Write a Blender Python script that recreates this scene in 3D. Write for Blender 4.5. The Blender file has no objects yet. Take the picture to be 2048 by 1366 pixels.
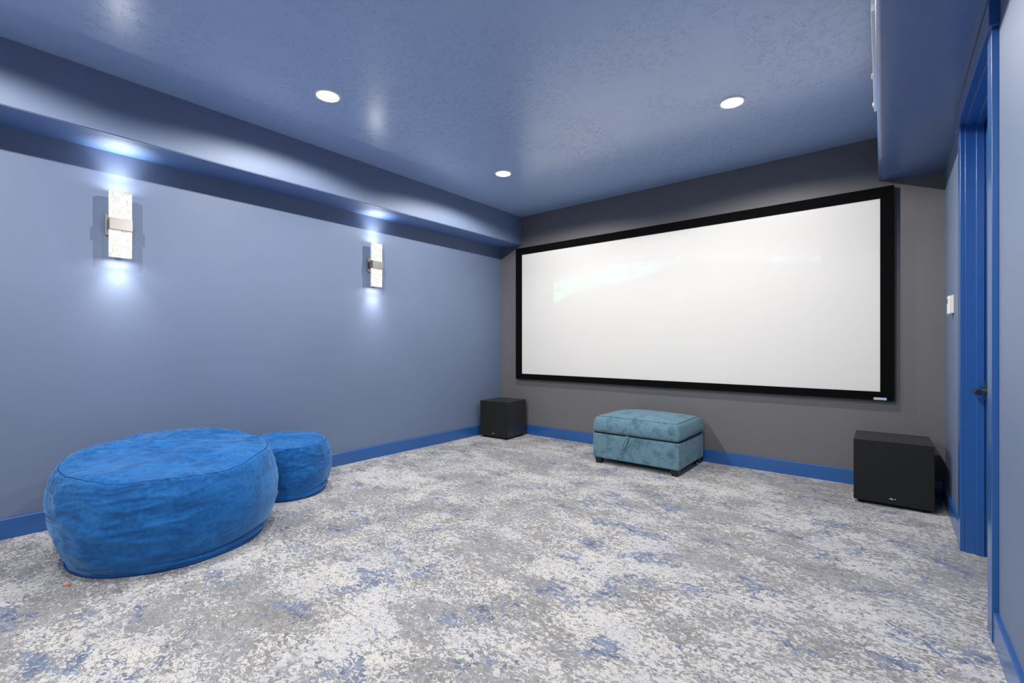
import bpy, bmesh, math, random
from mathutils import Vector, Matrix, noise

# ------------------------------------------------------------------ camera, world, exposure
SC = bpy.context.scene
C = SC.collection
YAW = math.radians(39.3515)
cam_d = bpy.data.cameras.new('camera')
cam_d.sensor_width = 36.0
cam_d.lens = 918.3 / 2048 * 36.0
cam_d.shift_y = 6.5 / 2048
cam_d.clip_start = 0.02
cam = bpy.data.objects.new('camera', cam_d)
cam.location = (0, 0, 1.0)
cam.rotation_euler = (math.pi / 2, 0, YAW)
C.objects.link(cam)
SC.camera = cam

w = bpy.data.worlds.new('world')
w.use_nodes = True
w.node_tree.nodes['Background'].inputs[0].default_value = (0.0, 0.0, 0.0, 1)
SC.world = w
vs = SC.view_settings
SC.display_settings.display_device = 'sRGB'
vs.view_transform = 'Standard'
vs.look = 'None'
vs.gamma = 1.0
vs.use_curve_mapping = False
vs.exposure = -0.08
DOWN_W = 62.0          # power of every ceiling downlight
SCONCE_W = 0.6         # power of each sconce end
WHITE = (1.0, 0.972, 0.935)
try:
    SC.cycles.max_bounces = 14
    SC.cycles.diffuse_bounces = 10
    SC.cycles.sample_clamp_indirect = 6.0
    SC.cycles.caustics_reflective = False
    SC.cycles.caustics_refractive = False
except Exception:
    pass

# ------------------------------------------------------------------ room numbers (metres, camera stands over 0,0)
LX, RX, DY, BY, CZ = -3.52, 0.285, 4.097, -2.60, 2.447
SX, SZ = -3.22, 2.13          # left soffit: front face, underside
random.seed(4)


# ------------------------------------------------------------------ helpers
def obj(name, bm, mat, parent=None, smooth=False, loc=None, rotz=None):
    me = bpy.data.meshes.new(name)
    bmesh.ops.recalc_face_normals(bm, faces=bm.faces)
    bm.to_mesh(me)
    bm.free()
    if smooth:
        for p in me.polygons:
            p.use_smooth = True
    if mat:
        me.materials.append(mat)
    o = bpy.data.objects.new(name, me)
    C.objects.link(o)
    if parent:
        o.parent = parent
    if loc:
        o.location = loc
    if rotz is not None:
        o.rotation_euler = (0, 0, rotz)
    return o


def tag(o, label=None, cat=None, group=None, kind=None):
    if label:
        o['label'] = label
    if cat:
        o['category'] = cat
    if group:
        o['group'] = group
    if kind:
        o['kind'] = kind
    return o


def thing(name, label, cat, loc=(0, 0, 0), rotz=0.0, group=None):
    o = bpy.data.objects.new(name, None)
    C.objects.link(o)
    o.location = loc
    o.rotation_euler = (0, 0, rotz)
    return tag(o, label, cat, group)


def copy_tree(o, parent=None):
    c = o.copy()
    C.objects.link(c)
    if parent:
        c.parent = parent
    for ch in list(o.children):
        copy_tree(ch, c)
    return c


def box(bm, x0, x1, y0, y1, z0, z1, bevel=0.0, seg=2):
    vv = [bm.verts.new(p) for p in ((x0, y0, z0), (x1, y0, z0), (x1, y1, z0), (x0, y1, z0),
                                    (x0, y0, z1), (x1, y0, z1), (x1, y1, z1), (x0, y1, z1))]
    ff = [bm.faces.new([vv[i] for i in q]) for q in ((3, 2, 1, 0), (4, 5, 6, 7), (0, 1, 5, 4), (1, 2, 6, 5), (2, 3, 7, 6), (3, 0, 4, 7))]
    if bevel > 0:
        ee = list({e for f in ff for e in f.edges})
        bmesh.ops.bevel(bm, geom=ee, offset=bevel, segments=seg, affect='EDGES', profile=0.6)
    return bm


def bx(*a, **k):
    return box(bmesh.new(), *a, **k)


def prism(bm, pts, axis, a, b):
    """closed polygon pts (2-D) extruded along axis from a to b"""
    def p3(p, t):
        if axis == 'x':
            return (t, p[0], p[1])
        if axis == 'y':
            return (p[0], t, p[1])
        return (p[0], p[1], t)
    A = [bm.verts.new(p3(p, a)) for p in pts]
    B = [bm.verts.new(p3(p, b)) for p in pts]
    bm.faces.new(A)
    bm.faces.new(list(reversed(B)))
    n = len(pts)
    for i in range(n):
        bm.faces.new((A[i], B[i], B[(i + 1) % n], A[(i + 1) % n]))
    return bm


def lathe(bm, prof, n=48, cx=0, cy=0, close=False):
    """rings of (r, z) about the z axis"""
    rings = []
    for r, z in prof:
        if r < 1e-6:
            rings.append([bm.verts.new((cx, cy, z))])
        else:
            rings.append([bm.verts.new((cx + r * math.cos(2 * math.pi * i / n), cy + r * math.sin(2 * math.pi * i / n), z)) for i in range(n)])
    for a, b in zip(rings, rings[1:]):
        for i in range(n):
            j = (i + 1) % n
            if len(a) == 1 and len(b) > 1:
                bm.faces.new((a[0], b[i], b[j]))
            elif len(b) == 1 and len(a) > 1:
                bm.faces.new((a[i], a[j], b[0]))
            elif len(a) > 1:
                bm.faces.new((a[i], a[j], b[j], b[i]))
    return bm


def tube(bm, pts, r, n=8, closed=False, flat=1.0):
    """round tube along points"""
    pts = [Vector(p) for p in pts]
    rings = []
    m = len(pts)
    for i, p in enumerate(pts):
        if closed:
            d = pts[(i + 1) % m] - pts[i - 1]
        else:
            d = pts[min(i + 1, m - 1)] - pts[max(i - 1, 0)]
        d.normalize()
        up = Vector((0, 0, 1)) if abs(d.z) < 0.95 else Vector((1, 0, 0))
        s = d.cross(up).normalized()
        u = s.cross(d).normalized()
        rr = r[i] if isinstance(r, (list, tuple)) else r
        rings.append([bm.verts.new(p + s * rr * math.cos(2 * math.pi * k / n) + u * rr * flat * math.sin(2 * math.pi * k / n)) for k in range(n)])
    rng = range(m) if closed else range(m - 1)
    for i in rng:
        a, b = rings[i], rings[(i + 1) % m]
        for k in range(n):
            j = (k + 1) % n
            bm.faces.new((a[k], a[j], b[j], b[k]))
    if not closed:
        bm.faces.new(rings[0])
        bm.faces.new(list(reversed(rings[-1])))
    return bm


def rounded_box(sx, sy, sz, r, m=10, k=4, fn=None):
    """box with rounded edges, centred on 0, every face a grid; fn moves points"""
    def axis(L):
        h = L / 2
        a = [h - r + r * math.tan(math.radians(45) * i / k) for i in range(1, k + 1)]
        inner = [-(h - r) + 2 * (h - r) * i / m for i in range(m + 1)]
        return [-v for v in reversed(a)] + inner + a
    ax, ay, az = axis(sx), axis(sy), axis(sz)
    H = (sx / 2 - r, sy / 2 - r, sz / 2 - r)
    bm = bmesh.new()
    cache = {}

    def V(p):
        key = tuple(round(c, 6) for c in p)
        if key not in cache:
            q = Vector([max(-H[i], min(H[i], p[i])) for i in range(3)])
            d = Vector(p) - q
            v = q + d.normalized() * r if d.length > 1e-9 else q
            if fn:
                v = fn(v)
            cache[key] = bm.verts.new(v)
        return cache[key]

    for (A, B, mk) in ((ax, ay, lambda u, v, s: (u, v, s * sz / 2)), (ax, az, lambda u, v, s: (u, s * sy / 2, v)), (ay, az, lambda u, v, s: (s * sx / 2, u, v))):
        for s in (-1, 1):
            for i in range(len(A) - 1):
                for j in range(len(B) - 1):
                    bm.faces.new((V(mk(A[i], B[j], s)), V(mk(A[i + 1], B[j], s)), V(mk(A[i + 1], B[j + 1], s)), V(mk(A[i], B[j + 1], s))))
    return bm


# ------------------------------------------------------------------ materials
class NT:
    def __init__(s, name):
        s.m = bpy.data.materials.new(name)
        s.m.use_nodes = True
        s.t = s.m.node_tree
        s.b = s.t.nodes['Principled BSDF']
        s.co = s.t.nodes.new('ShaderNodeTexCoord').outputs['Object']

    def n(s, kind, **kw):
        nd = s.t.nodes.new(kind)
        for k, v in kw.items():
            setattr(nd, k, v)
        return nd

    def put(s, sock, v):
        if hasattr(v, 'default_value') or isinstance(v, bpy.types.NodeSocket):
            s.t.links.new(v, sock)
        else:
            sock.default_value = v

    def math(s, op, a, b=0.0, c=0.0, clamp=False):
        nd = s.n('ShaderNodeMath', operation=op, use_clamp=clamp)
        for i, v in enumerate((a, b, c)):
            s.put(nd.inputs[i], v)
        return nd.outputs[0]

    def scale(s, xyz, co=None, rot=(0, 0, 0)):
        nd = s.n('ShaderNodeMapping')
        s.put(nd.inputs['Vector'], co or s.co)
        nd.inputs['Scale'].default_value = xyz
        nd.inputs['Rotation'].default_value = rot
        return nd.outputs[0]

    def noise(s, scale, detail=2.0, rough=0.5, dist=0.0, co=None):
        nd = s.n('ShaderNodeTexNoise')
        s.put(nd.inputs['Vector'], co or s.co)
        nd.inputs['Scale'].default_value = scale
        nd.inputs['Detail'].default_value = detail
        nd.inputs['Roughness'].default_value = rough
        nd.inputs['Distortion'].default_value = dist
        return nd.outputs[0]

    def ramp(s, v, a, b):
        nd = s.n('ShaderNodeMapRange', interpolation_type='SMOOTHSTEP')
        s.put(nd.inputs['Value'], v)
        s.put(nd.inputs['From Min'], a)
        s.put(nd.inputs['From Max'], b)
        return nd.outputs[0]

    def mix(s, f, a, b):
        nd = s.n('ShaderNodeMix', data_type='RGBA')
        s.put(nd.inputs[0], f)
        for sock, v in ((nd.inputs[6], a), (nd.inputs[7], b)):
            if isinstance(v, (tuple, list)):
                sock.default_value = (*v[:3], 1)
            else:
                s.put(sock, v)
        return nd.outputs[2]

    def bump(s, h, strength=0.5, dist=0.002, prev=None):
        nd = s.n('ShaderNodeBump')
        nd.inputs['Strength'].default_value = strength
        nd.inputs['Distance'].default_value = dist
        s.put(nd.inputs['Height'], h)
        if prev:
            s.put(nd.inputs['Normal'], prev)
        s.put(s.b.inputs['Normal'], nd.outputs[0])
        return nd.outputs[0]

    def set(s, color=None, rough=None, spec=None, metal=None, sheen=None, sheen_rough=None, sheen_tint=None, emit=None, emit_s=None, coat=None, coat_r=None):
        i = s.b.inputs
        for key, v in (('Base Color', color), ('Roughness', rough), ('Specular IOR Level', spec), ('Metallic', metal), ('Sheen Weight', sheen),
                       ('Sheen Roughness', sheen_rough), ('Sheen Tint', sheen_tint), ('Emission Color', emit), ('Emission Strength', emit_s),
                       ('Coat Weight', coat), ('Coat Roughness', coat_r)):
            if v is None:
                continue
            if isinstance(v, (tuple, list)):
                v = (*v[:3], 1)
            s.put(i[key], v)
        return s


WALL_BLUE = (0.152, 0.199, 0.305)
CEIL_BLUE_LIT = (0.360, 0.490, 0.760)  # blue lightened so glare and bounced light are in the ceiling colour
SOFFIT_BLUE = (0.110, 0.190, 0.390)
TRIM_BLUE = (0.019, 0.108, 0.345)
WALL_GREY = (0.160, 0.154, 0.156)


def m_wall(name, col, rough=0.55, spec=0.45):
    t = NT(name)
    big = t.noise(1.3, 3)
    c = t.mix(t.ramp(big, 0.3, 0.7), tuple(v * 0.97 for v in col), tuple(v * 1.03 for v in col))
    t.set(color=c, rough=rough, spec=spec)
    t.bump(t.noise(170, 2), 0.12, 0.001)
    return t.m


def m_ceiling(name, col):
    t = NT(name)
    t.set(color=col, rough=0.32, spec=0.8, coat=0.5, coat_r=0.24)
    t.b.inputs['Coat IOR'].default_value = 1.6
    area = t.ramp(t.noise(2.3, 3, 0.6), 0.40, 0.56)
    n1 = t.noise(42, 2, 0.55, 1.0)
    worm = t.math('ABSOLUTE', t.math('SUBTRACT', n1, 0.5))
    ridge = t.math('MULTIPLY', t.math('SUBTRACT', 1.0, t.ramp(worm, 0.006, 0.020)), t.ramp(t.noise(24, 2), 0.46, 0.54))
    h = t.math('MULTIPLY', ridge, area)
    fine = t.math('MULTIPLY', t.noise(110, 3), 0.12)
    t.bump(t.math('ADD', h, fine), 0.62, 0.0032)
    return t.m


def m_trim(name, col, rough=0.30):
    t = NT(name)
    t.set(color=col, rough=rough, spec=0.6, coat=0.45, coat_r=0.24)
    t.bump(t.noise(60, 2), 0.05, 0.001)
    return t.m


def m_board(name, col):
    t = NT(name)
    g = t.noise(1.0, 3, 0.6, 0.3, t.scale((45, 1.2, 45)))
    t.set(color=t.mix(g, tuple(v * 0.9 for v in col), tuple(v * 1.1 for v in col)), rough=0.56, spec=1.0, coat=1.0, coat_r=0.54)
    t.b.inputs['Coat IOR'].default_value = 2.2
    t.bump(g, 1.0, 0.006)
    return t.m


def m_plain(name, col, rough=0.5, spec=0.5, metal=0.0, grain=120, gb=0.1):
    t = NT(name)
    t.set(color=t.mix(t.noise(grain, 2), tuple(v * 0.92 for v in col), tuple(min(1, v * 1.08) for v in col)), rough=rough, spec=spec, metal=metal)
    t.bump(t.noise(grain * 2, 2), gb, 0.0005)
    return t.m


def m_carpet():
    t = NT('carpet')
    st = t.scale((0.70, 1.0, 1.0), rot=(0, 0, 0.12))
    patch = t.noise(1.9, 4, 0.62, 0.3, st)            # broad worn areas, pale against grey
    patch2 = t.noise(6.0, 3, 0.6, 0.2, st)
    worm = t.noise(62, 3, 0.62, 1.1, st)              # the fleck of the pattern
    bias = t.math('ADD', t.math('MULTIPLY', t.math('SUBTRACT', patch, 0.5), 0.78), t.math('MULTIPLY', t.math('SUBTRACT', patch2, 0.5), 0.55))
    pale = t.ramp(t.math('ADD', worm, bias), 0.470, 0.545)
    tone = t.noise(3.1, 3, 0.6)
    grey = t.mix(t.ramp(tone, 0.35, 0.65), (0.275, 0.260, 0.240), (0.355, 0.345, 0.343))
    grey = t.mix(t.ramp(t.noise(40, 3, 0.7, 0.6, st), 0.40, 0.62), grey, (0.42, 0.405, 0.385))
    cream = t.mix(t.ramp(t.noise(6, 2), 0.35, 0.65), (0.850, 0.805, 0.725), (0.775, 0.750, 0.72))
    cream = t.mix(t.math('MULTIPLY', t.ramp(t.noise(85, 2, 0.6, 0.8, st), 0.53, 0.62), 0.6), cream, (0.43, 0.415, 0.40))
    col = t.mix(pale, grey, cream)
    # fine pale squiggles through the grey
    sq = t.math('ABSOLUTE', t.math('SUBTRACT', t.noise(48, 1.5, 0.5, 1.4), 0.5))
    sqm = t.math('MULTIPLY', t.math('SUBTRACT', 1.0, t.ramp(sq, 0.008, 0.028)), t.ramp(t.noise(9, 2), 0.40, 0.54))
    col = t.mix(t.math('MULTIPLY', sqm, 0.85), col, (0.74, 0.725, 0.69))
    # blue flecks in clusters
    cl = t.ramp(t.math('ADD', t.noise(6.5, 3, 0.6, 0.3, st), t.math('MULTIPLY', t.math('SUBTRACT', t.noise(1.3, 2), 0.5), 0.30)), 0.52, 0.68)
    fl = t.ramp(t.math('ADD', t.noise(58, 3, 0.65, 1.0, st), t.math('MULTIPLY', cl, 0.16)), 0.595, 0.65)
    blue = t.mix(t.ramp(t.noise(17, 2), 0.35, 0.62), (0.080, 0.135, 0.260), (0.240, 0.300, 0.440))
    col = t.mix(t.math('MULTIPLY', fl, 0.85), col, blue)
    # pale lavender haze between the flecks
    hz = t.math('MULTIPLY', t.ramp(t.noise(3.0, 3, 0.6, 0.0, st), 0.5, 0.68), 0.35)
    col = t.mix(hz, col, t.mix(t.ramp(worm, 0.4, 0.6), (0.33, 0.33, 0.375), (0.61, 0.60, 0.62)))
    # few dark specks
    dk = t.math('MULTIPLY', t.ramp(t.noise(75, 2, 0.6, 0.9, st), 0.655, 0.70), t.ramp(t.noise(3.7, 2), 0.46, 0.62))
    col = t.mix(t.math('MULTIPLY', dk, 0.8), col, (0.10, 0.105, 0.13))
    # pile grain
    gr = t.ramp(t.noise(240, 2, 0.7), 0.36, 0.64)
    col = t.mix(t.math('MULTIPLY', t.math('SUBTRACT', 1.0, gr), 0.34), col, (0.16, 0.155, 0.15))
    t.set(color=col, rough=0.92, spec=0.15)
    h = t.math('ADD', t.math('MULTIPLY', pale, 0.6), t.math('MULTIPLY', t.noise(330, 2), 0.8))
    t.bump(h, 0.6, 0.004)
    return t.m


def m_velvet(name, dark, lite):
    t = NT(name)
    st = t.scale((1, 1, 2.2))
    nap = t.ramp(t.math('ADD', t.noise(7, 4, 0.65, 0.6, st), t.math('MULTIPLY', t.math('SUBTRACT', t.noise(60, 3, 0.6), 0.5), 0.45)), 0.33, 0.68)
    t.set(color=t.mix(nap, dark, lite), rough=0.75, spec=0.2, sheen=0.55, sheen_rough=0.45, sheen_tint=(0.42, 0.72, 1.0))
    creases = t.noise(24, 4, 0.6, 1.2, st)
    t.bump(creases, 0.22, 0.006)
    return t.m


def m_chenille():
    t = NT('chenille')
    a = t.noise(13, 5, 0.7, 0.5)
    b = t.noise(120, 2)
    blot = t.ramp(t.math('ADD', a, t.math('MULTIPLY', t.math('SUBTRACT', b, 0.5), 0.3)), 0.48, 0.66)
    base = t.mix(t.ramp(t.noise(190, 2, 0.7), 0.35, 0.65), (0.110, 0.215, 0.270), (0.175, 0.305, 0.365))
    t.set(color=t.mix(t.math('MULTIPLY', blot, 0.7), base, (0.050, 0.110, 0.150)), rough=0.85, spec=0.2, sheen=0.25, sheen_rough=0.4, sheen_tint=(0.7, 0.9, 1.0))
    t.bump(t.noise(420, 2), 0.4, 0.0012)
    return t.m


TOP = [(0.0, 0.514), (0.112, 0.612), (0.233, 0.686), (0.367, 0.734), (0.449, 0.744), (0.537, 0.74), (0.636, 0.658), (0.769, 0.584), (0.889, 0.556), (1.0, 0.506)]
LOW = [(0.0, 0.224), (0.048, 0.338), (0.137, 0.496), (0.233, 0.56), (0.334, 0.578), (0.429, 0.67), (0.546, 0.74), (0.636, 0.756), (0.769, 0.744), (0.889, 0.678), (1.0, 0.582)]


def m_screen():
    """matt white screen, with the faint picture a projector throws on it"""
    t = NT('screen_fabric')
    sep = t.n('ShaderNodeSeparateXYZ')
    t.put(sep.inputs[0], t.co)
    x, z = sep.outputs[0], sep.outputs[2]
    u = t.math('DIVIDE', t.math('ADD', x, 2.756), 2.371)                  # 0..1 across the thrown picture
    inside = t.math('MULTIPLY', t.math('GREATER_THAN', u, 0.0), t.math('LESS_THAN', u, 1.0))
    def curve(pts):
        nd = t.n('ShaderNodeFloatCurve')
        c = nd.mapping.curves[0]
        c.points[0].location = pts[0]
        c.points[1].location = pts[-1]
        for p in pts[1:-1]:
            c.points.new(*p)
        nd.mapping.update()
        t.put(nd.inputs['Value'], u)
        return nd.outputs[0]
    wob = t.math('MULTIPLY', t.math('SUBTRACT', t.noise(7, 3, 0.6), 0.5), 0.03)
    top = t.math('ADD', 1.4, t.math('MULTIPLY', curve(TOP), 0.5))
    low = t.math('ADD', 1.3, t.math('MULTIPLY', curve(LOW), 0.5))
    up = t.math('SUBTRACT', 1.0, t.ramp(t.math('SUBTRACT', t.math('ADD', z, wob), top), -0.012, 0.014))
    dn = t.ramp(t.math('SUBTRACT', t.math('ADD', z, wob), low), -0.02, 0.05)
    fade = t.math('ADD', 0.35, t.math('MULTIPLY', t.ramp(t.noise(5, 3, 0.6, 0.6, t.scale((1, 1, 2.0))), 0.38, 0.62), 0.65))
    mid = t.math('SUBTRACT', 1.0, t.math('MULTIPLY', t.math('MULTIPLY', t.ramp(u, 0.42, 0.52), t.math('SUBTRACT', 1.0, t.ramp(u, 0.74, 0.88))), 0.75))
    band = t.math('MULTIPLY', t.math('MULTIPLY', t.math('MULTIPLY', t.math('MULTIPLY', up, dn), fade), inside), mid)
    spark = t.math('MULTIPLY', t.math('SUBTRACT', 1.0, t.ramp(t.math('ABSOLUTE', t.math('SUBTRACT', u, 0.555)), 0.002, 0.016)),
                   t.math('SUBTRACT', 1.0, t.ramp(t.math('ABSOLUTE', t.math('SUBTRACT', z, 1.765)), 0.002, 0.016)))
    band = t.math('MAXIMUM', band, t.math('MULTIPLY', spark, 0.8))
    tint = t.mix(t.ramp(u, 0.15, 0.5), (0.02, 1.0, 0.52), (0.15, 0.80, 1.0))
    # violet veil over the band
    veil = t.math('MULTIPLY', t.math('MULTIPLY', t.math('SUBTRACT', 1.0, t.ramp(t.math('SUBTRACT', z, top), 0.0, 0.14)), t.math('GREATER_THAN', z, top)), inside)
    tint = t.mix(t.math('MULTIPLY', veil, t.math('SUBTRACT', 1.0, up)), tint, (1.0, 0.35, 1.0))
    band = t.math('MAXIMUM', band, t.math('MULTIPLY', veil, 0.16))
    t.set(color=t.mix(t.noise(3, 2), (0.775, 0.752, 0.700), (0.795, 0.772, 0.72)), rough=0.9, spec=0.1, emit=tint, emit_s=t.math('MULTIPLY', band, 0.20))
    return t.m


def m_bubble():
    """bubble-filled crystal, lit through its edge"""
    t = NT('bubble_crystal')
    v = t.n('ShaderNodeTexVoronoi', feature='F1')
    t.put(v.inputs['Vector'], t.scale((1, 1, 1)))
    v.inputs['Scale'].default_value = 105
    n = t.noise(210, 2, 0.6, 0.8)
    speck = t.math('MULTIPLY', t.ramp(n, 0.52, 0.60), t.ramp(t.noise(28, 2), 0.36, 0.54))
    col = t.mix(speck, (1.0, 0.99, 0.93), (0.50, 0.49, 0.40))
    t.set(color=t.mix(speck, (0.34, 0.34, 0.32), (0.12, 0.12, 0.09)), rough=0.15, spec=0.6, emit=col, emit_s=0.66)
    t.bump(n, 0.3, 0.002)
    return t.m


def m_emit(name, col, s):
    t = NT(name)
    t.set(color=(0.9, 0.9, 0.9), rough=0.4, emit=col, emit_s=s)
    return t.m


def m_sticker():
    t = NT('sticker_print')
    sep = t.n('ShaderNodeSeparateXYZ')
    t.put(sep.inputs[0], t.co)
    u = t.ramp(sep.outputs[0], -0.035, 0.035)
    c = t.mix(u, (0.62, 0.60, 0.78), (0.30, 0.58, 0.88))
    z = t.math('ABSOLUTE', sep.outputs[2])
    rim = t.ramp(z, 0.0052, 0.0065)
    c = t.mix(rim, c, (0.85, 0.88, 0.95))
    smear = t.math('MULTIPLY', t.ramp(t.noise(1, 2, 0.6, 0, t.scale((260, 1, 500))), 0.50, 0.60),
                   t.math('MULTIPLY', t.math('SUBTRACT', 1.0, t.ramp(z, 0.002, 0.003)), t.math('SUBTRACT', 1.0, t.ramp(u, 0.45, 0.75))))
    c = t.mix(t.math('MULTIPLY', smear, 0.75), c, (0.08, 0.09, 0.22))
    t.set(color=c, rough=0.3, spec=0.5)
    return t.m


M = dict(
    wall=m_wall('blue_wall_paint', WALL_BLUE),
    grey=m_wall('grey_wall_paint', WALL_GREY),
    ceil=m_ceiling('blue_ceiling_lit', CEIL_BLUE_LIT),
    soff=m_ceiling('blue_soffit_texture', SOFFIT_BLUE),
    trim=m_trim('blue_trim_paint', TRIM_BLUE),
    board=m_board('blue_gloss_board', TRIM_BLUE),
    carpet=m_carpet(),
    velvet=m_velvet('blue_velour', (0.007, 0.090, 0.290), (0.016, 0.155, 0.450)),
    seam=m_plain('blue_seam', (0.010, 0.085, 0.290), 0.8, 0.2),
    chenille=m_chenille(),
    chen_seam=m_plain('teal_welt', (0.045, 0.100, 0.135), 0.85, 0.2),
    legwood=m_plain('dark_wood', (0.014, 0.013, 0.012), 0.45, 0.4),
    black=m_plain('black_vinyl', (0.022, 0.022, 0.023), 0.36, 0.6, grain=260, gb=0.25),
    grille=m_plain('black_grille_cloth', (0.014, 0.0145, 0.014), 0.75, 0.25, grain=600, gb=0.4),
    rubber=m_plain('black_rubber', (0.006, 0.006, 0.006), 0.7, 0.2),
    felt=m_plain('black_flock', (0.0045, 0.0045, 0.0048), 0.95, 0.05),
    screen=m_screen(),
    sticker=m_sticker(),
    silver=m_plain('silver', (0.75, 0.75, 0.74), 0.3, 0.5, 0.4),
    nickel=m_plain('brushed_nickel', (0.46, 0.42, 0.39), 0.34, 0.5, 1.0, grain=200),
    bronze=m_plain('dark_bronze', (0.17, 0.155, 0.145), 0.24, 0.5, 1.0),
    white=m_plain('white_plastic', (0.80, 0.79, 0.76), 0.4, 0.5),
    enamel=m_plain('white_enamel', (0.82, 0.82, 0.81), 0.35, 0.5),
    greyglass=m_plain('grey_display', (0.16, 0.17, 0.19), 0.2, 0.5),
    bubble=m_bubble(),
    lens=m_emit('lamp_lens', (1.0, 0.99, 0.97), 14.0),
    gap=m_plain('dark_gap', (0.006, 0.007, 0.01), 0.9, 0.1),
    orange=m_plain('orange_paper', (0.62, 0.24, 0.07), 0.8, 0.2),
)


def struct(name, bm, m, parent=None, smooth=False):
    o = obj(name, bm, m, parent, smooth)
    if not parent:
        o['kind'] = 'structure'
    return o


# ------------------------------------------------------------------ the room shell
TH = 0.12
bm = bx(LX - TH, RX + TH, BY - TH, DY + TH, -0.10, 0.0)
floor = struct('floor', bm, M['carpet'])
tag(floor, 'pale grey and cream carpet flecked with blue')
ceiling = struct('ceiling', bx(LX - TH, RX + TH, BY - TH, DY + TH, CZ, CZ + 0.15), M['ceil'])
tag(ceiling, 'blue skip-trowel textured ceiling with a soffit along each side')
wall_left = struct('wall_left', bx(LX - TH, LX, BY - TH, DY + TH, 0, CZ), M['wall'])
wall_far = struct('wall_far', bx(LX, RX, DY, DY + TH, 0, CZ), M['grey'])
wall_behind = struct('wall_behind', bx(LX, RX, BY - TH, BY, 0, CZ), M['grey'])
DO0, DO1, DOZ = 2.285, 3.115, 2.075
bm = bmesh.new()
box(bm, RX, RX + TH, DO1, DY + TH, 0, CZ)
box(bm, RX, RX + TH, BY - TH, DO0, 0, CZ)
box(bm, RX, RX + TH, DO0, DO1, DOZ, CZ)
wall_right = struct('wall_right', bm, M['wall'])
tag(wall_left, 'long blue wall with the two glowing sconces')
tag(wall_far, 'charcoal grey wall behind the projection screen')
tag(wall_right, 'blue wall with the doorway on the right')

# left soffit: painted box and a glossy board below it
bm = bmesh.new()
prism(bm, [(LX, SZ + 0.001), (SX, SZ + 0.001), (SX, CZ), (LX, CZ)], 'y', BY, DY)
obj('soffit', bm, M['wall'], ceiling)
bm = bx(LX, SX - 0.004, BY, DY, SZ - 0.003, SZ + 0.001, bevel=0.001, seg=1)
tag(obj('soffit_board', bm, M['board'], ceiling), 'glossy deep blue board under the left soffit')

# right soffit: a box with a rounded lower edge, a touch out of true along its length
def soffit_section(y):
    xe = -0.0545 - (y - DY) * 0.0086
    zb = 2.137 + (DY - y) * 0.0135
    r = 0.016
    pts = [(RX, zb)]
    for i in range(7):
        a = math.radians(90 * i / 6)
        pts.append((xe + r - r * math.sin(a), zb + r - r * math.cos(a)))
    pts += [(xe, CZ), (RX, CZ)]
    return [Vector((p[0], y, p[1])) for p in pts]

bm = bmesh.new()
rings = []
ys = [BY, -1, 0.5, 1.5, 2.2, 3.0, 3.6, DY]
for y in ys:
    rings.append([bm.verts.new(p) for p in soffit_section(y)])
nr = len(rings[0])
for a, b in zip(rings, rings[1:]):
    for i in range(nr):
        f = bm.faces.new((a[i], a[(i + 1) % nr], b[(i + 1) % nr], b[i]))
        f.smooth = 1 <= i <= 6
bm.faces.new(rings[0])
bm.faces.new(rings[-1])
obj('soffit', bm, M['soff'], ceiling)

# baseboards
BH, BT = 0.105, 0.0135
def base_profile(sgn, x):
    # profile in (across, z): square board with an eased top
    return [(x, 0), (x + sgn * BT, 0), (x + sgn * BT, BH - 0.004), (x + sgn * (BT - 0.004), BH), (x, BH)]

struct('baseboard_left', prism(bmesh.new(), base_profile(1, LX), 'y', BY, DY), M['trim'])
struct('baseboard_far', prism(bmesh.new(), base_profile(-1, DY), 'x', LX + BT, RX - BT), M['trim'])
struct('baseboard_behind', prism(bmesh.new(), base_profile(1, BY), 'x', LX + BT, RX - BT), M['trim'])
bb = struct('baseboard_right', prism(bmesh.new(), base_profile(-1, RX), 'y', 3.181, DY), M['trim'])
bb = struct('baseboard_right', prism(bmesh.new(), base_profile(-1, RX), 'y', BY, 2.214), M['trim'])

# ------------------------------------------------------------------ doorway in the right wall
frame = bpy.data.objects.new('trim_1', None)
C.objects.link(frame)
frame.location = (RX, 2.70, 0)
tag(frame, 'blue door frame with casing, jambs and stops', kind='structure')

def fr(name, *a, bevel=0.0018, m='trim'):
    x0, x1, y0, y1, z0, z1 = a
    return obj(name, bx(x0 - RX, x1 - RX, y0 - 2.70, y1 - 2.70, z0, z1, bevel=bevel, seg=2), M[m], frame)

fr('side_casing', 0.268, RX, 3.100, 3.180, 0, 2.063)
fr('side_casing', 0.268, RX, 2.215, 2.300, 0, 2.063)
fr('head_casing', 0.259, RX, 2.195, 3.215, 2.064, 2.148)
fr('side_jamb', RX, RX + TH, 3.095, DO1, 0, 2.055)
fr('side_jamb', RX, RX + TH, DO0, 2.305, 0, 2.055)
fr('head_jamb', RX, RX + TH, DO0, DO1, 2.055, DOZ)
fr('door_stop', 0.322, 0.350, 3.083, 3.095, 0, 2.055)
fr('door_stop', 0.322, 0.350, 2.305, 2.317, 0, 2.055)
fr('door_stop', 0.322, 0.350, 2.317, 3.083, 2.043, 2.055)

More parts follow.
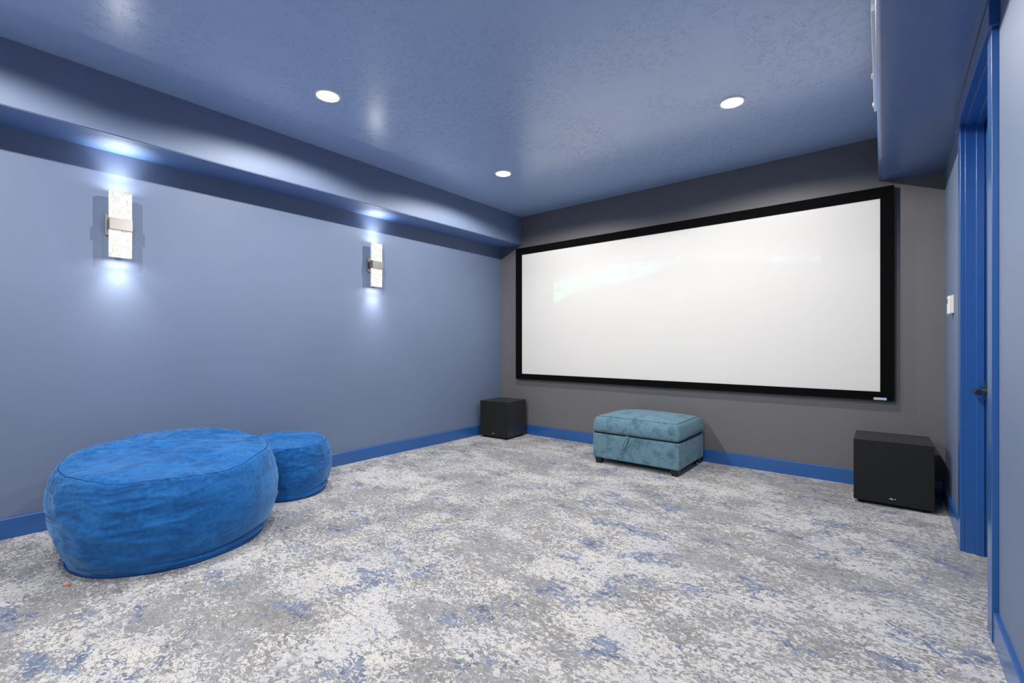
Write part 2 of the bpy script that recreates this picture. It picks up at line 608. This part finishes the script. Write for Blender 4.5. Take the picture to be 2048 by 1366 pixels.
door = struct('door_1', bx(0.354, 0.394, 2.309, 3.091, 0.012, 2.051, bevel=0.002), M['trim'])
tag(door, 'closed blue door set back in its frame')
handle = obj('door_handle', bx(0.346, 0.354, 2.985, 3.067, 0.745, 0.827, bevel=0.0015), M['bronze'], door)
bm = bmesh.new()
tube(bm, [(0.346, 3.026, 0.786), (0.330, 3.026, 0.786)], 0.017, 20)
tube(bm, [(0.330, 3.026, 0.786), (0.314, 3.026, 0.786)], 0.0115, 20)
prism(bm, [(0.324, 0.7975), (0.310, 0.796), (0.301, 0.786), (0.304, 0.775), (0.316, 0.771), (0.325, 0.778)], 'y', 2.935, 3.040)
obj('lever', bm, M['bronze'], handle)

# ------------------------------------------------------------------ ceiling downlights
def downlight(x, y, label):
    t = thing('recessed_downlight', label, 'ceiling light', (x, y, CZ), 0, 'recessed ceiling downlights')
    bm = lathe(bmesh.new(), [(0.060, -0.003), (0.063, -0.006), (0.071, -0.005), (0.074, 0.0)], 40)
    obj('trim_ring', bm, M['enamel'], t, True)
    bm = lathe(bmesh.new(), [(0.0, -0.0045), (0.040, -0.0045), (0.061, -0.0028)], 40)
    obj('lens', bm, M['lens'], t, True)
    ld = bpy.data.lights.new('downlight_lamp', 'SPOT')
    ld.energy = DOWN_W
    ld.color = WHITE
    ld.shadow_soft_size = 0.012
    ld.spot_size = math.radians(164)
    ld.spot_blend = 0.25
    lo = bpy.data.objects.new('downlight_lamp', ld)
    C.objects.link(lo)
    lo.parent = t
    lo.location = (0, 0, -0.018)
    return t

downlight(-2.520, 1.385, 'glowing round downlight beside left soffit, above the bigger bean bag')
downlight(-2.518, 2.953, 'glowing round downlight by left soffit near the screen, smallest of the three')
downlight(-0.722, 2.952, 'glowing round downlight before the right half of the screen')
downlight(-0.722, 1.385, 'glowing round downlight above the open carpet, opposite the doorway')
downlight(-2.520, -0.180, 'glowing round downlight by left soffit, level with the photographer')
downlight(-0.722, -0.180, 'glowing round downlight right above the photographer')
downlight(-2.520, -1.750, 'added unseen fill downlight by left soffit near the back wall')  # this back row is added, unseen fill light from behind the camera
downlight(-0.722, -1.750, 'added unseen fill downlight by right soffit near the back wall')

# ------------------------------------------------------------------ wall sconces
def make_sconce(label):
    # local: x out of the wall, y along it, z up, origin on the wall at half height
    t = thing('wall_sconce', label, 'wall light', (0, 0, 0), 0, 'crystal wall sconces')
    obj('backplate', bx(0, 0.014, -0.058, 0.058, -0.060, 0.060, bevel=0.002), M['nickel'], t)
    bd = obj('band', bx(0.036, 0.082, -0.052, 0.052, -0.033, 0.033, bevel=0.0015), M['nickel'], t)
    obj('arm', bx(0.014, 0.036, -0.030, 0.030, -0.022, 0.022), M['nickel'], bd)
    for s in (1, -1):
        z0, z1 = sorted((s * 0.0335, s * 0.190))
        g = obj('crystal_panel', bx(0.048, 0.070, -0.0515, 0.0515, z0, z1, bevel=0.0015), M['bubble'], t)
        # light leaves the crystal's end: a wide spill and a tighter beam down its length
        for spread, power in ((176, SCONCE_W), (80, SCONCE_W * 1.1)):
            ld = bpy.data.lights.new('sconce_lamp', 'AREA')
            ld.shape = 'RECTANGLE'
            ld.size, ld.size_y = 0.020, 0.098
            ld.energy = power
            ld.spread = math.radians(spread)
            ld.color = WHITE
            lo = bpy.data.objects.new('sconce_lamp', ld)
            C.objects.link(lo)
            lo.parent = t
            lo.location = (0.059, 0, s * 0.192)
            lo.rotation_euler = (math.pi if s > 0 else 0, 0, 0)
    return t

s1 = make_sconce('lit crystal wall sconce above the bigger bean bag, nearer the camera')
s1.location = (LX, 0.622, 1.697)
s2 = copy_tree(s1)
s2.location = (LX, 2.352, 1.697)
s2['label'] = 'lit crystal wall sconce nearer the screen, the smaller-looking one'

# ------------------------------------------------------------------ projection screen
scr = thing('projection_screen', 'wide white projection screen in a black frame on the grey wall', 'screen', (0, DY, 0.617))
FX0, FX1, FZ0, FZ1, IX0, IX1, IZ0, IZ1 = -3.265, 0.030, 0.617, 2.084, -3.181, -0.0445, 0.676, 2.009
yf, yb = -0.050, -0.014
def sc(name, x0, x1, z0, z1, y0, y1, m, bevel=0.0, parent=scr):
    return obj(name, bx(x0, x1, y0, y1, z0 - 0.617, z1 - 0.617, bevel=bevel), m, parent)
def mitre(name, pts):
    bm = prism(bmesh.new(), [(p[0], p[1] - 0.617) for p in pts], 'y', yf, yb)
    bmesh.ops.bevel(bm, geom=list(bm.edges), offset=0.002, segments=2, affect='EDGES')
    return obj(name, bm, M['felt'], scr)
mitre('frame_bar', [(FX0, FZ1), (FX1, FZ1), (IX1, IZ1), (IX0, IZ1)])
mitre('frame_bar', [(FX0, FZ0), (IX0, IZ0), (IX1, IZ0), (FX1, FZ0)])
mitre('frame_bar', [(FX0, FZ0), (FX0, FZ1), (IX0, IZ1), (IX0, IZ0)])
mitre('frame_bar', [(FX1, FZ0), (IX1, IZ0), (IX1, IZ1), (FX1, FZ1)])
ss = sc('screen_surface', IX0 - 0.01, IX1 + 0.01, IZ0 - 0.01, IZ1 + 0.01, -0.040, -0.030, M['screen'])
tag(ss, 'matt white screen with a faint green band of projected light')
# the material reads world-like coordinates: x and z of the room
for v in ss.data.vertices:
    v.co.z += 0.617
ss.location = (0, 0, -0.617)
for bxx in (-2.6, -0.6):
    sc('wall_bracket', bxx - 0.05, bxx + 0.05, 1.99, 2.05, -0.014, 0.0, M['felt'])
st = obj('sticker', bx(-0.035, 0.035, -0.001, 0.0, -0.0075, 0.0075), M['sticker'], scr)
st.location = (-0.045, yf - 0.0002, 0.6285 - 0.617)
tag(st, 'small pale blue and white sticker on the frame corner')

# ------------------------------------------------------------------ bean bags
def lerp_profile(pr, t):
    n = len(pr) - 1
    x = t * n
    i = min(int(x), n - 1)
    f = x - i
    p0, p1, p2, p3 = pr[max(i - 1, 0)], pr[i], pr[i + 1], pr[min(i + 2, n)]
    out = []
    for k in range(2):
        a, b, c, d = p0[k], p1[k], p2[k], p3[k]
        out.append(0.5 * (2 * b + (c - a) * f + (2 * a - 5 * b + 4 * c - d) * f * f + (3 * b - a - 3 * c + d) * f ** 3))
    return out

def ns(x, y, z):
    return noise.noise(Vector((x, y, z)))

def ridged(x, y, z):
    return 1 - 2 * abs(ns(x, y, z))

def bean_bag(label, cx, cy, R, h, tilt, back, seed, crown, nth=300, rough=1.0):
    t = thing('bean_bag', label, 'bean bag', (cx, cy, 0), 0, 'blue velour bean bags')
    prof = [(0.80, 0.0), (0.855, 0.008), (0.885, 0.07), (0.955, 0.24), (1.0, 0.47), (0.998, 0.66), (0.972, 0.83), (0.928, 0.955), (0.905, 1.0)]
    S = seed * 7.3

    def rim(th):
        c, s = math.cos(th), math.sin(th)
        z = h + tilt * math.cos(th - back) + 0.013 * ns(2.6 * c + S, 2.6 * s, 1.7) * rough + 0.004 * ns(9 * c + S, 9 * s, 4.2) * rough
        r = 0.905 * R * (1 + 0.02 * ns(2 * c, 2 * s + S, 7.1)) + 0.003 * ns(30 * c, 30 * s + S, 2.2)
        return r, z

    def pucker(th, d):
        c, s = math.cos(th), math.sin(th)
        return math.exp(-d / 0.055) * (0.0075 * ridged(16 * R / 0.47 * c, 16 * R / 0.47 * s + S, d * 5))

    nz = 96
    bm = bmesh.new()
    rows = []
    for j in range(nz + 1):
        v = j / nz
        row = []
        for i in range(nth):
            th = 2 * math.pi * i / nth
            c, s = math.cos(th), math.sin(th)
            rr, rz = rim(th)
            pr, pz = lerp_profile(prof, v)
            z = pz * rz
            r = pr * R * (1 + (rr / (0.905 * R) - 1) * v)
            if 0 < j:
                lump = 0.020 * ns(1.7 * c + S, 1.7 * s, z * 3)
                fold = ridged(1.7 * R / 0.466 * c + S, 1.7 * R / 0.466 * s, z * 14 + 0.45 * ns(3 * c, 3 * s, S)) ** 3
                fold2 = ridged(4.2 * R / 0.466 * c + S, 4.2 * R / 0.466 * s + 3, z * 36 + 0.6 * ns(5 * c, 5 * s, S + 2)) ** 3
                amp = math.sin(math.pi * min(1, v * 1.02)) ** 0.6
                wide = max(0.0, 0.5 + 1.2 * ns(1.3 * c + S + 9, 1.3 * s, z * 2))
                dr = (lump + (0.015 * fold + 0.008 * fold2) * wide * rough) * amp
                # a hem that hangs in a fold just over the floor
                hz = 0.045 + 0.02 * ns(2 * c + S, 2 * s, 5.5)
                hm = 0.25 + 0.75 * max(0.0, math.cos(th - 0.95))
                dr += hm * 0.010 * math.exp(-((z - hz * 0.55) / 0.014) ** 2) - hm * 0.013 * math.exp(-((z - hz) / 0.007) ** 2)
                d = rz - z
                dr += pucker(th, d) * (1 if d > 0.004 else d / 0.004)
                r += dr
            row.append(bm.verts.new((r * c, r * s, max(z, 0.0))))
        rows.append(row)
    for a, b in zip(rows, rows[1:]):
        for i in range(nth):
            k = (i + 1) % nth
            bm.faces.new((a[i], a[k], b[k], b[i]))
    bm.faces.new(list(reversed(rows[0])))
    obj('side_panel', bm, M['velvet'], t, True)

    bm = bmesh.new()
    rows = []
    nr_ = 70
    for j in range(nr_):
        s_ = j / nr_
        row = []
        for i in range(nth):
            th = 2 * math.pi * i / nth
            c, s = math.cos(th), math.sin(th)
            rr, rz = rim(th)
            r = rr * (1 - s_)
            zc = h + tilt * (1 - s_) * math.cos(th - back)
            edge = (1 - s_) ** 3
            z = rz * edge + zc * (1 - edge) + crown * (1 - (1 - s_) ** 2.4)
            x, y = r * c, r * s
            d = rr - r
            amp = min(1, d / 0.03)
            a = 0.9 + 0.5 * ns(x * 2 + S, y * 2, 3)
            u1, v1 = x * math.cos(a) + y * math.sin(a), -x * math.sin(a) + y * math.cos(a)
            wr = ridged(u1 * 4 + S, v1 * 17, 1.1) ** 3 * 0.017 * max(0, 0.6 + ns(x * 4, y * 4 + S, 8))
            wr2 = ridged(x * 15 + S, y * 7, 2.6) ** 4 * 0.010 * max(0, 0.5 + ns(x * 3 + 4, y * 3 + S, 6))
            wl = 0.016 * ns(x * 5 + S, y * 5, 9.3)
            rad = math.exp(-d / 0.07) * 0.010 * ridged(13 * c * R / 0.47, 13 * s * R / 0.47 + S, 0.4)
            z += (wr + wr2 + wl) * amp * rough + rad * min(1, d / 0.015)
            row.append(bm.verts.new((x, y, z)))
        rows.append(row)
    mid = bm.verts.new((0, 0, sum(v.co.z for v in rows[-1]) / nth))
    for a, b in zip(rows, rows[1:]):
        for i in range(nth):
            k = (i + 1) % nth
            bm.faces.new((a[i], a[k], b[k], b[i]))
    for i in range(nth):
        bm.faces.new((rows[-1][i], rows[-1][(i + 1) % nth], mid))
    obj('top_panel', bm, M['velvet'], t, True)

    pts = []
    for i in range(nth):
        th = 2 * math.pi * i / nth
        rr, rz = rim(th)
        pts.append(((rr + 0.0005) * math.cos(th), (rr + 0.0005) * math.sin(th), rz - 0.001))
    obj('seam', tube(bmesh.new(), pts, 0.0028, 6, True), M['seam'], t, True)
    pts = []
    for i in range(nth):
        th = 2 * math.pi * i / nth
        c, s = math.cos(th), math.sin(th)
        r = R * (0.872 + 0.02 * ns(1.9 * c + S, 1.9 * s, 0.3))
        pts.append((r * c, r * s, 0.0085))
    obj('hem', tube(bmesh.new(), pts, 0.0085, 6, True), M['seam'], t, True)
    return t

BACK = math.atan2(0.24, -0.97)
bean_bag('big round blue velour bean bag with a wrinkled flat top', -2.858, 0.728, 0.466, 0.445, 0.042, BACK, 1, 0.022)
bean_bag('small round blue velour bean bag behind the big one', -3.183, 1.452, 0.276, 0.345, 0.012, BACK, 5, 0.018, nth=220, rough=0.75)

# ------------------------------------------------------------------ storage ottoman
ox0, ox1, oy0, oy1 = -1.945, -1.212, 3.455, 4.035
ocx, ocy = (ox0 + ox1) / 2, (oy0 + oy1) / 2
W_, D_ = ox1 - ox0, oy1 - oy0
ott = thing('storage_ottoman', 'teal chenille storage ottoman with lift-up lid below the screen', 'ottoman', (ocx, ocy, 0))
def body_fn(v):
    b = 0.001 * (1 - (2 * v.z / 0.205) ** 2)
    return Vector((v.x + b * (1 if v.x > 0 else -1) * min(1, abs(v.x) * 4), v.y + b * (1 if v.y > 0 else -1) * min(1, abs(v.y) * 4), v.z))
o = obj('body', rounded_box(W_, D_, 0.205, 0.014, 12, 3, body_fn), M['chenille'], ott, True)
o.location = (0, 0, 0.050 + 0.1025)
LH = 0.135
def lid_fn(v):
    u, q = 2 * v.x / W_, 2 * v.y / D_
    top = max(0.0, (v.z + LH / 2) / LH)
    crown = 0.032 * (1 - abs(u) ** 3) * (1 - abs(q) ** 3) * top
    side = 0.010 * math.sin(math.pi * min(1, max(0, top)))
    dx = side * max(-1, min(1, u * 1.2)) * (1 - abs(q) ** 6) - 0.022 * top ** 3 * u
    dy = side * max(-1, min(1, q * 1.2)) * (1 - abs(u) ** 6) - 0.020 * top ** 3 * q
    lum = 0.004 * noise.noise(Vector((v.x * 6, v.y * 6, 2))) * top
    return Vector((v.x + dx, v.y + dy, v.z + crown + lum))
lid = obj('lid_cushion', rounded_box(W_ + 0.004, D_ + 0.004, LH, 0.026, 16, 5, lid_fn), M['chenille'], ott, True)
lid.location = (0, 0, 0.262 + LH / 2)
# the seam that runs round the top panel
pts = []
for (a, b) in (((-1, -1), (1, -1)), ((1, -1), (1, 1)), ((1, 1), (-1, 1)), ((-1, 1), (-1, -1))):
    for i in range(24):
        f = i / 24
        x = (a[0] + (b[0] - a[0]) * f) * (W_ / 2 - 0.012)
        y = (a[1] + (b[1] - a[1]) * f) * (D_ / 2 - 0.012)
        pts.append(lid_fn(Vector((x, y, LH / 2 - 0.0055))))
obj('welt', tube(bmesh.new(), pts, 0.0032, 6, True), M['chen_seam'], lid, True)
obj('lid_gap', bx(-W_ / 2 + 0.012, W_ / 2 - 0.012, -D_ / 2 + 0.012, D_ / 2 - 0.012, 0.252, 0.268), M['rubber'], ott)
# pull tab: a folded loop of the same cloth
bm = bmesh.new()
pts = []
for i in range(25):
    a = i / 24
    if a < 0.4:
        f = a / 0.4
        p = (-0.006 - 0.026 * f, -0.006 - 0.030 * f, 0.262 - 0.082 * f)
    elif a < 0.6:
        f = (a - 0.4) / 0.2
        g = math.pi * f
        p = (-0.032 + 0.012 * (1 - math.cos(g)), -0.036, 0.180 - 0.014 * math.sin(g))
    else:
        f = (a - 0.6) / 0.4
        p = (-0.008 + 0.016 * f, -0.036 + 0.030 * f, 0.180 + 0.082 * f)
    pts.append(p)
tube(bm, pts, 0.0072, 8)
o = obj('pull_tab', bm, M['chenille'], ott, True)
o.location = (-1.628 - ocx, -D_ / 2, 0)
for sx in (-1, 1):
    for sy in (-1, 1):
        bm = bmesh.new()
        x1, y1 = sx * (W_ / 2 - 0.012), sy * (D_ / 2 - 0.012)
        x0, y0 = x1 - sx * 0.062, y1 - sy * 0.062
        q = [(x0, y0), (x1, y0), (x1, y1), (x0, y1)]
        ins = 0.012
        cxl, cyl = (x0 + x1) / 2, (y0 + y1) / 2
        A = [bm.verts.new((cxl + (p[0] - cxl) * 0.72 , cyl + (p[1] - cyl) * 0.72, 0.0)) for p in q]
        B = [bm.verts.new((p[0], p[1], 0.0515)) for p in q]
        bm.faces.new(A)
        bm.faces.new(B)
        for i in range(4):
            bm.faces.new((A[i], A[(i + 1) % 4], B[(i + 1) % 4], B[i]))
        bmesh.ops.bevel(bm, geom=list(bm.edges), offset=0.002, segments=1, affect='EDGES')
        obj('leg', bm, M['legwood'], ott)

# ------------------------------------------------------------------ subwoofers
def make_sub(label, wd, dp):
    # local: front faces -y, origin on the floor under the middle
    t = thing('subwoofer', label, 'speaker', (0, 0, 0), 0, 'black subwoofer boxes below the screen')
    h0, h1 = 0.022, 0.402
    obj('cabinet', bx(-wd / 2, wd / 2, -dp / 2 + 0.012, dp / 2, h0, h1, bevel=0.004, seg=3), M['black'], t)
    fp = obj('front_panel', bx(-wd / 2, wd / 2, -dp / 2, -dp / 2 + 0.0115, h0, h1, bevel=0.003, seg=2), M['grille'], t)
    bm = bmesh.new()
    k = 6.9e-5
    def stroke(pts, r):
        tube(bm, [((p[0]) * k, -dp / 2 - 0.0008, 0.054 + p[1] * k) for p in pts], [q * k for q in r], 8, flat=1.0)
    stroke([(-230, 0), (-170, 25), (-90, 59), (-20, 51), (40, 11), (100, -19)], [12, 26, 30, 30, 26, 10])
    stroke([(-10, 40), (-30, -5), (-55, -65)], [22, 26, 30])
    stroke([(130, 61), (180, 47), (232, 33)], [8, 26, 22])
    obj('emblem', bm, M['silver'], fp)
    obj('plinth', bx(-wd / 2 + 0.020, wd / 2 - 0.020, -dp / 2 + 0.018, dp / 2 - 0.02, 0.010, h0 + 0.001), M['rubber'], t)
    for sx in (-1, 1):
        for sy in (-1, 1):
            bm = lathe(bmesh.new(), [(0.0, 0.0), (0.017, 0.0), (0.020, 0.003), (0.020, 0.011), (0.0, 0.011)], 16, sx * (wd / 2 - 0.042), sy * (dp / 2 - 0.042))
            obj('foot', bm, M['rubber'], t)
    return t

sub = make_sub('black cube subwoofer in the corner by the doorway', 0.382, 0.385)
sub.location = (0.0165, 3.645 + 0.1925, 0)
sub.rotation_euler = (0, 0, math.radians(0.6))
s2_ = copy_tree(sub)
s2_['label'] = 'black cube subwoofer in the left corner under the screen'
ang = math.radians(4.5)
s2_.rotation_euler = (0, 0, ang)
s2_.scale = (0.94, 0.94, 0.985)
c0 = Vector((-3.080, 3.675))        # front right corner
s2_.location = (c0.x - (0.1795 * math.cos(ang) + 0.181 * math.sin(ang)), c0.y - (0.1795 * math.sin(ang) - 0.181 * math.cos(ang)), 0)

# ------------------------------------------------------------------ control by the door
ctl = thing('wall_control', 'white wall control with a small grey display by the door casing', 'control', (RX, 3.565, 1.230))
obj('wall_plate', bx(-0.011, 0, 0.0, 0.105, -0.052, 0.050, bevel=0.003), M['white'], ctl)
cb = obj('control_body', bx(-0.024, -0.0115, 0.012, 0.090, -0.056, 0.048, bevel=0.005, seg=3), M['white'], ctl)
obj('display', bx(-0.0243, -0.0235, 0.024, 0.078, 0.005, 0.034), M['greyglass'], cb)
obj('button', bx(-0.0247, -0.0235, 0.036, 0.066, -0.034, -0.018, bevel=0.0008), M['enamel'], cb)

# ------------------------------------------------------------------ return-air grille on the right soffit
def sof_x(y):
    return -0.0545 - (y - DY) * 0.0086
gy0, gy1, gz0, gz1 = 2.09, 3.00, 2.195, 2.415
ga = math.atan(0.0086)
gr = thing('air_grille', 'long white air return grille on the inner face of right soffit', 'vent', (sof_x(gy0), gy0, gz0), ga)
GL, GH = gy1 - gy0, gz1 - gz0
def g(name, x0, x1, y0, y1, z0, z1, bevel=0.0, m='enamel'):
    return obj(name, bx(x0, x1, y0, y1, z0, z1, bevel=bevel), M[m], gr)
g('frame_rail', -0.012, 0, 0, GL, 0, 0.028, 0.002)
g('frame_rail', -0.012, 0, 0, GL, GH - 0.028, GH, 0.002)
g('frame_stile', -0.012, 0, 0, 0.028, 0.028, GH - 0.028, 0.002)
g('frame_stile', -0.012, 0, GL - 0.028, GL, 0.028, GH - 0.028, 0.002)
g('back_pan', -0.0015, 0, 0.028, GL - 0.028, 0.028, GH - 0.028, 0, 'gap')
for i in range(9):
    z = 0.036 + i * (GH - 0.072) / 8
    bm = bmesh.new()
    prism(bm, [(-0.002, z + 0.006), (-0.010, z - 0.005), (-0.011, z - 0.003), (-0.003, z + 0.008)], 'y', 0.0285, GL - 0.0285)
    obj('louver', bm, M['enamel'], gr)
for y in (0.535, 0.850):
    obj('latch', bx(-0.018, -0.012, y - 0.012, y + 0.012, 0.004, 0.020, bevel=0.002), M['enamel'], gr)

# ------------------------------------------------------------------ oddments on the carpet
bm = bmesh.new()
lathe(bm, [(0.0, -0.011), (0.008, -0.008), (0.010, 0.0), (0.008, 0.006), (0.0, 0.010)], 16)
bmesh.ops.rotate(bm, verts=bm.verts, cent=(0, 0, 0), matrix=Matrix.Rotation(math.radians(70), 3, 'Y'))
plug = thing('cord_plug', 'tiny white plug lying under the back right corner of ottoman', 'plug', (-1.236, 3.945, 0.0105))
obj('plug_body', bm, M['white'], plug, True)
obj('cord', tube(bmesh.new(), [(0.008, 0.0, -0.002), (0.022, 0.012, -0.006), (0.030, 0.045, -0.0075), (0.012, 0.085, -0.0075), (-0.03, 0.11, -0.0075)], 0.003, 8), M['white'], plug, True)

bm = bmesh.new()
pts = [(-0.013, -0.005), (-0.004, -0.008), (0.010, -0.004), (0.013, 0.004), (0.002, 0.007), (-0.010, 0.005)]
prism(bm, pts, 'z', 0.0, 0.004)
for v in bm.verts:
    v.co.z += 0.0018 * math.sin(v.co.x * 300) + 0.0019
scrap = obj('paper_scrap', bm, M['orange'], None, False, (-2.632, 0.302, 0.0), math.radians(50))
tag(scrap, 'tiny orange scrap on the carpet before the big bean bag', 'scrap')
